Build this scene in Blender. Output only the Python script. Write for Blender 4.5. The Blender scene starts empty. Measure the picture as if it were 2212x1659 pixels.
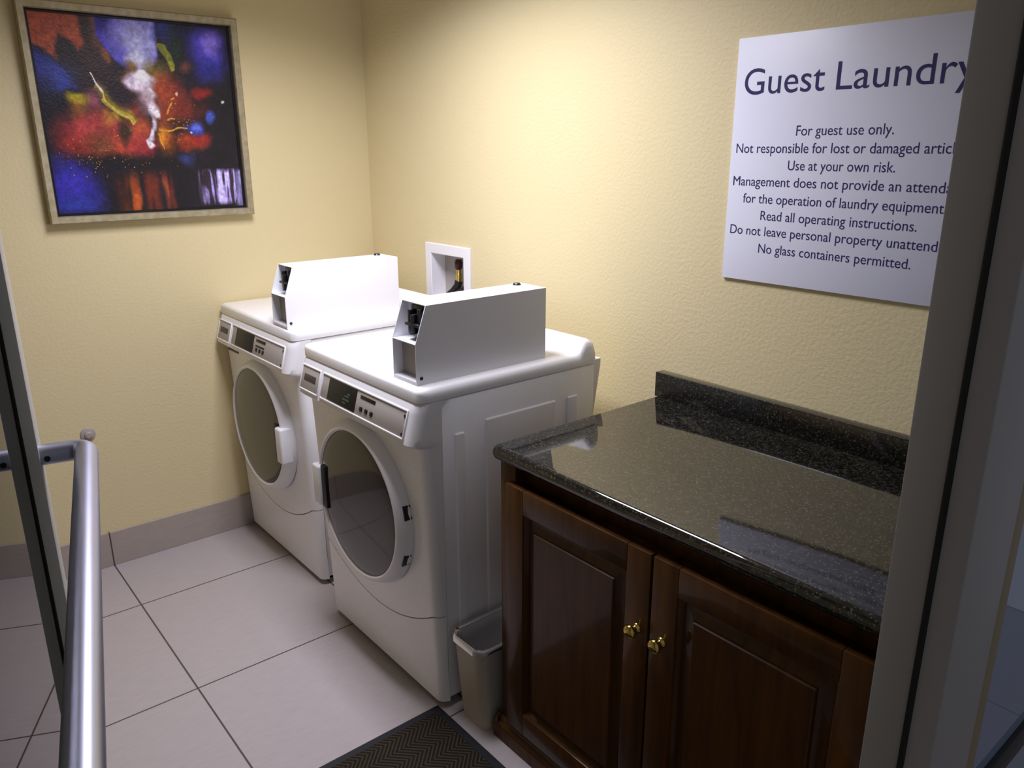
import bpy, bmesh, math, random
import numpy as np
from mathutils import Vector, Matrix

random.seed(4)
S = bpy.context.scene
COL = S.collection

# ------------------------------------------------------------------ camera
CAM = Vector((3.282, -1.8732, 1.648))
def make_camera():
    a, p, ro = math.radians(141) - .0113, -.2929, -.0025
    f = Vector((math.cos(a) * math.cos(p), math.sin(a) * math.cos(p), math.sin(p)))
    r = Vector((math.sin(a), -math.cos(a), 0))
    u = r.cross(f)
    r, u = r * math.cos(ro) + u * math.sin(ro), u * math.cos(ro) - r * math.sin(ro)
    cd = bpy.data.cameras.new('camera')
    cd.sensor_fit = 'HORIZONTAL'; cd.sensor_width = 36
    cd.lens = 1693.82 * 36 / 2212
    cd.clip_start = .02; cd.clip_end = 50
    c = bpy.data.objects.new('camera', cd); COL.objects.link(c)
    m = Matrix((r, u, -f)).transposed().to_4x4(); m.translation = CAM
    c.matrix_world = m
    S.camera = c
make_camera()

# ------------------------------------------------------------------ world, lamp, exposure
w = bpy.data.worlds.new('hall_light'); S.world = w; w.use_nodes = True
w.node_tree.nodes['Background'].inputs[0].default_value = (.80, .84, 1, 1)
w.node_tree.nodes['Background'].inputs[1].default_value = .17
LX, LY, LZ = 1.24, -.80, 2.44
ld = bpy.data.lights.new('troffer_lamp', 'AREA')
ld.shape = 'RECTANGLE'; ld.size = .86; ld.size_y = .46
ld.energy = 25.5; ld.color = (.88, .87, 1); ld.spread = math.radians(148)
lo = bpy.data.objects.new('troffer_lamp', ld); COL.objects.link(lo)
lo.location = (LX, LY, LZ - .012)
S.view_settings.view_transform = 'Standard'; S.view_settings.look = 'None'
S.view_settings.gamma = 1; S.view_settings.use_curve_mapping = False
S.view_settings.exposure = 0.35

# ------------------------------------------------------------------ materials
def lin(c):
    return tuple((x / 255 / 12.92) if x / 255 <= .04045 else ((x / 255 + .055) / 1.055) ** 2.4 for x in c) + (1,)
def mat(name, rgb, rough=.5, metal=0, ior=1.45, bump=0, bscale=200, coat=0, spec=.5):
    m = bpy.data.materials.new(name); m.use_nodes = True
    n = m.node_tree.nodes; b = n['Principled BSDF']; l = m.node_tree.links
    b.inputs['Base Color'].default_value = lin(rgb)
    b.inputs['Roughness'].default_value = rough; b.inputs['Metallic'].default_value = metal
    b.inputs['IOR'].default_value = ior; b.inputs['Coat Weight'].default_value = coat
    b.inputs['Specular IOR Level'].default_value = spec
    # slight procedural variation so no surface is dead flat
    tc = n.new('ShaderNodeTexCoord'); no = n.new('ShaderNodeTexNoise')
    no.inputs['Scale'].default_value = bscale; no.inputs['Detail'].default_value = 3
    l.new(tc.outputs['Object'], no.inputs['Vector'])
    if bump:
        bp = n.new('ShaderNodeBump'); bp.inputs['Strength'].default_value = bump
        bp.inputs['Distance'].default_value = .004
        l.new(no.outputs['Fac'], bp.inputs['Height']); l.new(bp.outputs['Normal'], b.inputs['Normal'])
    else:
        mr = n.new('ShaderNodeMapRange')
        mr.inputs['To Min'].default_value = max(0, rough - .03); mr.inputs['To Max'].default_value = min(1, rough + .03)
        l.new(no.outputs['Fac'], mr.inputs['Value']); l.new(mr.outputs['Result'], b.inputs['Roughness'])
    return m
def nodes(m): return m.node_tree.nodes, m.node_tree.links, m.node_tree.nodes['Principled BSDF']

M = {}
M['wall'] = mat('cream_orange_peel_paint', (226, 211, 165), .55, bump=.35, bscale=95)
M['ceiling'] = mat('ceiling_white', (196, 192, 184), .8)
M['white'] = mat('white_enamel', (243, 242, 243), .28, coat=.2)
M['plastic'] = mat('white_plastic', (240, 239, 242), .35)
M['boxwhite'] = mat('white_powder_coat', (240, 240, 245), .38)
M['plate'] = mat('grey_label_plate', (172, 164, 158), .45)
M['tan'] = mat('slot_grey', (74, 66, 64), .5)
M['lcd'] = mat('display_dark', (30, 29, 28), .45, spec=.3)
M['black'] = mat('black_plastic', (12, 12, 14), .4)
M['green'] = mat('display_digits', (62, 84, 68), .4)
M['glassdark'] = mat('tinted_door_glass', (36, 33, 29), .06, ior=1.7)
M['steel'] = mat('steel', (150, 150, 155), .3, metal=1)
M['darksteel'] = mat('dark_steel', (70, 72, 80), .35, metal=1)
M['chrome'] = mat('chrome', (205, 205, 210), .12, metal=1)
M['brass'] = mat('brass', (205, 178, 95), .16, metal=1)
M['alu'] = mat('brushed_aluminium', (186, 188, 208), .40, metal=1, bscale=20)
M['framegrey'] = mat('taupe_frame_paint', (146, 141, 135), .5)
M['doorgrey'] = mat('grey_door_paint', (192, 190, 182), .45)
M['rubber'] = mat('black_rubber', (9, 9, 11), .6)
M['tan_edge'] = mat('tan_edge_paint', (140, 122, 92), .6)
M['sign'] = mat('sign_board', (236, 238, 252), .35)
M['ink'] = mat('navy_ink', (46, 37, 100), .5)
M['bin'] = mat('beige_bin_plastic', (182, 173, 156), .45)
M['matborder'] = mat('navy_rubber_border', (20, 21, 30), .5)
M['hose'] = mat('black_hose', (24, 22, 26), .45)
M['red'] = mat('dark_red_handle', (62, 22, 22), .4)
M['bumper'] = mat('grey_rubber_bumper', (176, 168, 160), .5)
M['bluerefl'] = None

# frame of the painting: champagne silver, worn
def m_frame():
    m = mat('champagne_silver_leaf', (176, 165, 136), .42, metal=.55)
    n, l, b = nodes(m)
    tc = n.new('ShaderNodeTexCoord'); no = n.new('ShaderNodeTexNoise'); no.inputs['Scale'].default_value = 45; no.inputs['Detail'].default_value = 6
    cr = n.new('ShaderNodeValToRGB'); cr.color_ramp.elements[0].position = .35; cr.color_ramp.elements[1].position = .68
    cr.color_ramp.elements[0].color = lin((166, 154, 122)); cr.color_ramp.elements[1].color = lin((184, 175, 148))
    l.new(tc.outputs['Object'], no.inputs['Vector']); l.new(no.outputs['Fac'], cr.inputs['Fac']); l.new(cr.outputs['Color'], b.inputs['Base Color'])
    return m
M['frame'] = m_frame()

def m_granite():
    m = mat('black_granite', (22, 22, 21), .05, ior=1.75)
    n, l, b = nodes(m)
    tc = n.new('ShaderNodeTexCoord')
    v = n.new('ShaderNodeTexVoronoi'); v.inputs['Scale'].default_value = 330
    no = n.new('ShaderNodeTexNoise'); no.inputs['Scale'].default_value = 120; no.inputs['Detail'].default_value = 5
    cr = n.new('ShaderNodeValToRGB')
    e = cr.color_ramp.elements
    e[0].position = .40; e[0].color = lin((13, 13, 13)); e[1].position = .70; e[1].color = lin((60, 57, 49))
    x = e.new(.60); x.color = lin((34, 33, 30))
    sep = n.new('ShaderNodeSeparateColor')
    gt = n.new('ShaderNodeMath'); gt.operation = 'GREATER_THAN'; gt.inputs[1].default_value = .935
    mix = n.new('ShaderNodeMix'); mix.data_type = 'RGBA'; mix.inputs['B'].default_value = lin((80, 77, 68))
    l.new(tc.outputs['Object'], v.inputs['Vector']); l.new(tc.outputs['Object'], no.inputs['Vector'])
    l.new(no.outputs['Fac'], cr.inputs['Fac']); l.new(v.outputs['Color'], sep.inputs['Color'])
    l.new(sep.outputs['Red'], gt.inputs[0]); l.new(gt.outputs[0], mix.inputs['Factor'])
    l.new(cr.outputs['Color'], mix.inputs['A']); l.new(mix.outputs['Result'], b.inputs['Base Color'])
    return m
M['granite'] = m_granite()

def m_wood():
    m = mat('dark_cherry_wood', (70, 42, 22), .4, coat=.28, spec=.2)
    n, l, b = nodes(m)
    b.inputs['Coat Roughness'].default_value = .09
    tc = n.new('ShaderNodeTexCoord'); mp = n.new('ShaderNodeMapping'); mp.inputs['Scale'].default_value = (26, 26, 2.2)
    no = n.new('ShaderNodeTexNoise'); no.inputs['Scale'].default_value = 1.6; no.inputs['Detail'].default_value = 6; no.inputs['Distortion'].default_value = .6
    cr = n.new('ShaderNodeValToRGB'); e = cr.color_ramp.elements
    e[0].position = .3; e[0].color = lin((58, 33, 8)); e[1].position = .75; e[1].color = lin((82, 49, 13))
    l.new(tc.outputs['Object'], mp.inputs['Vector']); l.new(mp.outputs['Vector'], no.inputs['Vector'])
    l.new(no.outputs['Fac'], cr.inputs['Fac']); l.new(cr.outputs['Color'], b.inputs['Base Color'])
    return m
M['wood'] = m_wood()

def m_tile(name, gx, gy, use_x=True, base=(178, 169, 168), period=.622):
    """porcelain tile: grout lines at x = gx + k*period and y = gy + k*period (world metres; the object sits at the origin)"""
    m = mat(name, base, .32)
    n, l, b = nodes(m)
    tc = n.new('ShaderNodeTexCoord'); sx = n.new('ShaderNodeSeparateXYZ'); l.new(tc.outputs['Object'], sx.inputs[0])
    def line(sock, off):
        a = n.new('ShaderNodeMath'); a.operation = 'SUBTRACT'; a.inputs[1].default_value = off - period / 2 - 40 * period
        l.new(sock, a.inputs[0])
        q = n.new('ShaderNodeMath'); q.operation = 'MODULO'; q.inputs[1].default_value = period; l.new(a.outputs[0], q.inputs[0])
        r = n.new('ShaderNodeMath'); r.operation = 'SUBTRACT'; r.inputs[1].default_value = period / 2; l.new(q.outputs[0], r.inputs[0])
        s = n.new('ShaderNodeMath'); s.operation = 'ABSOLUTE'; l.new(r.outputs[0], s.inputs[0])
        t = n.new('ShaderNodeMath'); t.operation = 'LESS_THAN'; t.inputs[1].default_value = .0028; l.new(s.outputs[0], t.inputs[0])
        return t.outputs[0]
    g = line(sx.outputs['Y'], gy)
    if use_x:
        mx = n.new('ShaderNodeMath'); mx.operation = 'MAXIMUM'
        l.new(g, mx.inputs[0]); l.new(line(sx.outputs['X'], gx), mx.inputs[1]); g = mx.outputs[0]
    no = n.new('ShaderNodeTexNoise'); no.inputs['Scale'].default_value = 70; no.inputs['Detail'].default_value = 6
    mp = n.new('ShaderNodeMapping'); mp.inputs['Scale'].default_value = (1, .25, 1)
    l.new(tc.outputs['Object'], mp.inputs['Vector']); l.new(mp.outputs['Vector'], no.inputs['Vector'])
    cr = n.new('ShaderNodeValToRGB'); e = cr.color_ramp.elements
    e[0].position = .3; e[1].position = .7
    e[0].color = lin(tuple(v - 3 for v in base)); e[1].color = lin(tuple(v + 3 for v in base))
    l.new(no.outputs['Fac'], cr.inputs['Fac'])
    mix = n.new('ShaderNodeMix'); mix.data_type = 'RGBA'; mix.inputs['B'].default_value = lin((84, 72, 74))
    l.new(g, mix.inputs['Factor']); l.new(cr.outputs['Color'], mix.inputs['A']); l.new(mix.outputs['Result'], b.inputs['Base Color'])
    bp = n.new('ShaderNodeBump'); bp.inputs['Distance'].default_value = .002; bp.invert = True; bp.inputs['Strength'].default_value = .5
    l.new(g, bp.inputs['Height']); l.new(bp.outputs['Normal'], b.inputs['Normal'])
    return m
M['tile'] = m_tile('porcelain_floor_tile', .392, -1.297)
M['basetile'] = m_tile('porcelain_base_tile', 0, -1.297, False, (174, 162, 153))
M['basetile_x'] = m_tile('porcelain_base_tile_side', 0, -50.3, False, (174, 162, 153))

def m_mat():
    m = mat('ribbed_brown_carpet', (66, 60, 50), .95)
    n, l, b = nodes(m)
    b.inputs['Specular IOR Level'].default_value = .1
    tc = n.new('ShaderNodeTexCoord'); sx = n.new('ShaderNodeSeparateXYZ'); l.new(tc.outputs['Object'], sx.inputs[0])
    # chevron ribs: wave over x + |saw(y)|
    mo = n.new('ShaderNodeMath'); mo.operation = 'PINGPONG'; mo.inputs[1].default_value = .045; l.new(sx.outputs['X'], mo.inputs[0])
    ad = n.new('ShaderNodeMath'); ad.operation = 'ADD'; l.new(mo.outputs[0], ad.inputs[0]); l.new(sx.outputs['Y'], ad.inputs[1])
    mu = n.new('ShaderNodeMath'); mu.operation = 'MULTIPLY'; mu.inputs[1].default_value = 420; l.new(ad.outputs[0], mu.inputs[0])
    si = n.new('ShaderNodeMath'); si.operation = 'SINE'; l.new(mu.outputs[0], si.inputs[0])
    no = n.new('ShaderNodeTexNoise'); no.inputs['Scale'].default_value = 400; l.new(tc.outputs['Object'], no.inputs['Vector'])
    mr = n.new('ShaderNodeMapRange'); mr.inputs['From Min'].default_value = -1; l.new(si.outputs[0], mr.inputs['Value'])
    av = n.new('ShaderNodeMath'); av.operation = 'ADD'; l.new(mr.outputs[0], av.inputs[0]); l.new(no.outputs['Fac'], av.inputs[1])
    cr = n.new('ShaderNodeValToRGB'); e = cr.color_ramp.elements
    e[0].position = .35; e[0].color = lin((38, 34, 28)); e[1].position = 1; e[1].color = lin((78, 71, 57))
    hv = n.new('ShaderNodeMath'); hv.operation = 'MULTIPLY'; hv.inputs[1].default_value = .6; l.new(av.outputs[0], hv.inputs[0])
    l.new(hv.outputs[0], cr.inputs['Fac']); l.new(cr.outputs['Color'], b.inputs['Base Color'])
    bp = n.new('ShaderNodeBump'); bp.inputs['Distance'].default_value = .004; l.new(av.outputs[0], bp.inputs['Height']); l.new(bp.outputs['Normal'], b.inputs['Normal'])
    return m
M['carpet'] = m_mat()

def m_glass(name, tint, diffuse_mix=0.0, rough=0.0, ior=1.5):
    m = bpy.data.materials.new(name); m.use_nodes = True
    n, l = m.node_tree.nodes, m.node_tree.links
    n.remove(n['Principled BSDF']); out = n['Material Output']
    tr = n.new('ShaderNodeBsdfTransparent'); tr.inputs[0].default_value = lin(tint)
    gl = n.new('ShaderNodeBsdfGlossy'); gl.inputs['Roughness'].default_value = rough
    fr = n.new('ShaderNodeFresnel'); fr.inputs['IOR'].default_value = ior
    mx = n.new('ShaderNodeMixShader'); l.new(fr.outputs[0], mx.inputs[0])
    base = tr.outputs[0]
    if diffuse_mix:
        df = n.new('ShaderNodeBsdfDiffuse'); df.inputs[0].default_value = lin((150, 165, 190) if name != 'clear_bin_liner' else (200, 200, 208))
        m2 = n.new('ShaderNodeMixShader'); m2.inputs[0].default_value = diffuse_mix
        l.new(base, m2.inputs[1]); l.new(df.outputs[0], m2.inputs[2]); base = m2.outputs[0]
    l.new(base, mx.inputs[1]); l.new(gl.outputs[0], mx.inputs[2]); l.new(mx.outputs[0], out.inputs['Surface'])
    return m
M['doorglass'] = m_glass('clear_door_glass', (228, 236, 234))
M['bluereflglass'] = m_glass('painted_blue_reflection_glass', (180, 195, 215), .75)  # bluish reflection of the hall painted in as a flat diffuse tint
M['liner'] = m_glass('clear_bin_liner', (232, 232, 238), .28, .2, 1.5)

# ------------------------------------------------------------------ mesh helpers
def box(bm, x0, x1, y0, y1, z0, z1, bev=0, seg=2):
    t = bmesh.new()
    bmesh.ops.create_cube(t, size=1)
    for v in t.verts:
        v.co = Vector(((x0 + x1) / 2 + v.co.x * (x1 - x0), (y0 + y1) / 2 + v.co.y * (y1 - y0), (z0 + z1) / 2 + v.co.z * (z1 - z0)))
    if bev:
        bmesh.ops.bevel(t, geom=t.edges[:], offset=bev, segments=seg, profile=.5, affect='EDGES')
    merge(bm, t); return bm
def merge(bm, t, mtx=None):
    if mtx is not None: t.transform(mtx)
    me = bpy.data.meshes.new('tmp'); t.to_mesh(me); t.free()
    bm.from_mesh(me); bpy.data.meshes.remove(me)
def B(*a, **k): return box(bmesh.new(), *a, **k)
def loft(bm, rings, closed=True, caps=True):
    """rings: equal-length lists of points; skins consecutive rings"""
    V = [[bm.verts.new(p) for p in r] for r in rings]
    n = len(V[0])
    for a, b in zip(V, V[1:]):
        for i in range(n if closed else n - 1):
            j = (i + 1) % n
            bm.faces.new((a[i], a[j], b[j], b[i]))
    if caps:
        bm.faces.new(V[0][::-1]); bm.faces.new(V[-1])
    return V
def fix(bm): bmesh.ops.recalc_face_normals(bm, faces=bm.faces[:])
def lathe(bm, prof, mtx, n=64, sx=1, sy=1):
    """prof: (radius, height) pairs about local z"""
    t = bmesh.new()
    rings = []
    for r, h in prof:
        if r < 1e-6: rings.append([t.verts.new((0, 0, h))])
        else: rings.append([t.verts.new((r * sx * math.cos(2 * math.pi * i / n), r * sy * math.sin(2 * math.pi * i / n), h)) for i in range(n)])
    for a, b in zip(rings, rings[1:]):
        for i in range(n):
            j = (i + 1) % n
            if len(a) == 1 and len(b) == 1: continue
            if len(a) == 1: t.faces.new((a[0], b[i], b[j]))
            elif len(b) == 1: t.faces.new((a[i], a[j], b[0]))
            else: t.faces.new((a[i], a[j], b[j], b[i]))
    fix(t); merge(bm, t, mtx); return bm
def tube(bm, pts, r, n=20, caps=True):
    pts = [Vector(p) for p in pts]
    up = None; rings = []
    for i, p in enumerate(pts):
        d = (pts[min(i + 1, len(pts) - 1)] - pts[max(i - 1, 0)]).normalized()
        if up is None:
            up = Vector((0, 0, 1)) if abs(d.z) < .9 else Vector((1, 0, 0))
        s = d.cross(up).normalized(); up = s.cross(d).normalized()
        rings.append([p + s * r * math.cos(2 * math.pi * k / n) + up * r * math.sin(2 * math.pi * k / n) for k in range(n)])
    t = bmesh.new(); loft(t, rings, True, caps); fix(t); merge(bm, t); return bm
def arc(c, a, b, n=8):
    """quarter-like bend from point a to point b about corner c (quadratic)"""
    c, a, b = Vector(c), Vector(a), Vector(b)
    return [a * (1 - t) ** 2 + c * 2 * t * (1 - t) + b * t * t for t in [i / n for i in range(n + 1)]]
TO_FRONT = Matrix.Rotation(math.radians(90), 4, 'X')      # local +z -> -y
def front(x, y, z): return Matrix.Translation((x, y, z)) @ TO_FRONT

def obj(name, bm, m, parent=None, smooth=True, angle=35, origin=None, label=None):
    if origin is not None:
        bmesh.ops.translate(bm, verts=bm.verts[:], vec=-Vector(origin))
    fix(bm)
    me = bpy.data.meshes.new(name); bm.to_mesh(me); bm.free()
    o = bpy.data.objects.new(name, me); COL.objects.link(o)
    for k in (m if isinstance(m, (list, tuple)) else [m]): me.materials.append(k)
    if smooth:
        for p in me.polygons: p.use_smooth = True
        me.set_sharp_from_angle(angle=math.radians(angle))
    if parent:
        o.parent = parent
        pl = world_loc(parent)
        o.location = (Vector(origin) if origin is not None else Vector((0, 0, 0))) - pl
    elif origin is not None: o.location = origin
    if label: o['label'] = label
    return o
def world_loc(o):
    v = Vector((0, 0, 0))
    while o: v += o.location; o = o.parent
    return v
def thing(name, label, cat, loc, group=None):
    o = bpy.data.objects.new(name, None); COL.objects.link(o)
    o.empty_display_size = .05; o.location = loc
    return tag(o, label, cat, group)
def tag(o, label, cat, group=None):
    o['label'] = label; o['category'] = cat
    if group: o['group'] = group
    return o
def struct(o, label=None, cat=None):
    o['kind'] = 'structure'
    if label: o['label'] = label
    if cat: o['category'] = cat
    return o

# ------------------------------------------------------------------ room
CEIL = 2.44
XW = 2.885           # room side of the doorway wall
XH = 2.977           # hall side of the doorway wall
YJ = -.891            # right jamb
YL = -2.02           # left jamb
YB = -3.30           # wall opposite the machines
def S_(name, bm, m, label, cat, **k): return struct(obj(name, bm, m, **k), label, cat)
S_('floor', B(-.1, 5.2, -4.2, 1.2, -.05, 0), M['tile'], 'large square beige porcelain floor tiles with dark grout', 'floor', smooth=False)
S_('ceiling', B(-.1, XH, YB - .1, .1, CEIL, CEIL + .06), M['ceiling'], 'white ceiling over the laundry room', 'ceiling', smooth=False)
S_('wall_left', B(-.1, 0, YB - .1, .1, 0, CEIL), M['wall'], 'cream textured wall behind the abstract painting', 'wall', smooth=False)
bx0, bx1, bz0, bz1 = .458, .772, .985, 1.266      # outlet box let into the wall
bm = bmesh.new()
for q in ((0, bx0 + .02, 0, CEIL), (bx1 - .02, XH, 0, CEIL), (bx0 + .02, bx1 - .02, 0, bz0 + .02), (bx0 + .02, bx1 - .02, bz1 - .02, CEIL)):
    box(bm, q[0], q[1], 0, .1, q[2], q[3])
S_('wall_back', bm, M['wall'], 'cream textured wall carrying the laundry sign', 'wall', smooth=False)
S_('wall_near', B(0, XH, YB - .1, YB, 0, CEIL), M['wall'], 'cream wall opposite the washing machines', 'wall', smooth=False)
bm = B(XW, XH, YB, YL, 0, CEIL); box(bm, XW, XH, YL, 0, 2.25, CEIL)
S_('wall_doorway', bm, M['wall'], 'wall around the glass doorway', 'wall', smooth=False)
bm = B(0, .012, YB, 0, 0, .147, bev=.002)
S_('baseboard_left', bm, M['basetile'], 'beige tile baseboard along the wall under the painting', 'baseboard', smooth=False)
S_('baseboard_back', B(.012, XW, -.012, 0, 0, .147, bev=.002), M['basetile_x'], 'beige tile baseboard behind the washing machines', 'baseboard', smooth=False)

# right jamb of the storefront doorway
jamb = S_('trim_1', B(XW, XH, YJ, -.735, 0, 2.25, bev=.003), M['framegrey'], 'taupe metal door jamb with a black weatherstrip at right', 'door jamb')
obj('weatherstrip', B(2.9365, 2.9445, YJ - .004, YJ + .01, 0, 2.25, bev=.001), M['rubber'], jamb, label='black rubber weatherstrip')
S_('trim_2', B(XW, XH - .004, -.735, -.685, 0, 2.25, bev=.003), M['tan_edge'], 'narrow tan edge strip beside the door jamb', 'trim')
win = S_('window_1', B(2.944, 2.952, -.685, 0, .10, 2.25), M['bluereflglass'], 'sidelight glass right of the door jamb, with its bluish reflection painted in', 'window', smooth=False)
bm = bmesh.new()
# dark rail across the sidelight
box(bm, 2.935, 2.962, -.685, 0, .575, .625, bev=.003); box(bm, 2.935, 2.962, -.685, 0, 0, .10, bev=.003)
obj('window_rail', bm, M['black'], win, label='dark horizontal rail across the sidelight')

# ------------------------------------------------------------------ glass door, swung open into the room
U = Vector((-.9765, .2153, 0)); L = Vector((-.2153, -.9765, 0)); Z = Vector((0, 0, 1))
P0 = Vector((1.9286, -1.6469, 1.1835))      # far bend of the push bar
DS = .0875                                   # glass plane left of the bar axis
def dbox(bm, u0, u1, l0, l1, z0, z1, bev=.002):
    t = B(u0, u1, l0, l1, z0, z1, bev=bev)
    o = Vector((P0.x, P0.y, 0))
    m = Matrix(((U.x, L.x, 0, o.x), (U.y, L.y, 0, o.y), (0, 0, 1, 0), (0, 0, 0, 1)))
    merge(bm, t, m); return bm
H0 = Vector((P0.x, P0.y, 0))
def dp(u, l, z): return H0 + U * u + L * l + Z * z
LEAF = 1.0
door = struct(bpy.data.objects.new('door_1', None), 'glass door in a grey metal frame, swung open at the left', 'door')
COL.objects.link(door); door.location = dp(.03 - LEAF, DS, 0)
T = .023
bm = bmesh.new()
dbox(bm, -.022, .03, DS - T, DS - .0055, .012, 2.2); dbox(bm, -.022, .03, DS + .0055, DS + T, .012, 2.2); dbox(bm, -.010, .03, DS - .02, DS + .02, .012, 2.2)
obj('door_stile', bm, M['doorgrey'], door, origin=dp(0, DS, 0), label='taupe metal lock stile')
bm = dbox(bmesh.new(), -.0205, -.008, DS - .0055, DS + .0055, .012, 2.2, 0)
obj('glazing_gasket', bm, M['rubber'], door, origin=dp(-.015, DS, 0), label='black rubber glazing gasket')
bm = dbox(bmesh.new(), .03 - LEAF, .08 - LEAF, DS - T, DS + T, .012, 2.2)
obj('hinge_stile', bm, M['doorgrey'], door, origin=dp(-.9, DS, 0))
bm = dbox(bmesh.new(), .08 - LEAF, -.022, DS - T, DS + T, .012, .12); dbox(bm, .08 - LEAF, -.022, DS - T, DS + T, 2.1, 2.2)
obj('door_rail', bm, M['doorgrey'], door, origin=dp(-.5, DS, 0))
bm = dbox(bmesh.new(), .08 - LEAF, -.0205, DS - .003, DS + .003, .12, 2.1, 0)
obj('door_glass', bm, M['doorglass'], door, origin=dp(-.5, DS, 0), smooth=False)
RB = .0168
for sgn, nm in ((-1, 'push_bar'), (1, 'pull_bar')):
    off = 0 if sgn < 0 else 2 * DS
    att = DS + sgn * T
    e = .045
    far_c, near_c = dp(0, off, P0.z), dp(-.86, off, P0.z)
    ls = -sgn                                 # from bar towards the door along L
    pts = [dp(-.86, att, P0.z)] + arc(near_c, near_c + L * ls * e, near_c + U * e) + \
          [near_c.lerp(far_c, t) for t in (.2, .4, .6, .8)] + arc(far_c, far_c - U * .026, far_c + L * ls * .026, 10) + [dp(0, att, P0.z)]
    bm = tube(bmesh.new(), pts, RB, 28)
    bar = obj(nm, bm, M['alu'], door, origin=dp(-.4, off, P0.z), angle=60, label='brushed aluminium ' + nm.replace('_', ' '))
    if sgn < 0:
        s = lathe(bmesh.new(), [(0, .0022), (.0045, .0022), (.0045, -.002)], Matrix.Translation(dp(-RB + .0005, .055, P0.z - .002)) @ Vector((-U.x, -U.y, 0)).to_track_quat('Z', 'Y').to_matrix().to_4x4(), 16)
        obj('set_screw', s, M['black'], bar, origin=dp(-RB, .055, P0.z))
# lock fittings on the far face of the stile
def on_face(u, z): return Matrix.Translation(dp(u, DS + T, z)) @ L.to_track_quat('Z', 'Y').to_matrix().to_4x4()
bm = lathe(bmesh.new(), [(0, .022), (.009, .022), (.012, .017), (.012, .004), (.018, .003), (.018, 0)], on_face(.004, .905), 28)
obj('lock_cylinder', bm, M['chrome'], door, origin=dp(.004, DS + T, .905), label='chrome lock cylinder')
bm = lathe(bmesh.new(), [(0, .026), (.011, .026), (.015, .02), (.015, .004), (.021, .003), (.021, 0)], on_face(.004, .822), 28)
obj('thumb_turn', bm, M['chrome'], door, origin=dp(.004, DS + T, .822), label='chrome thumb turn')

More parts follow.
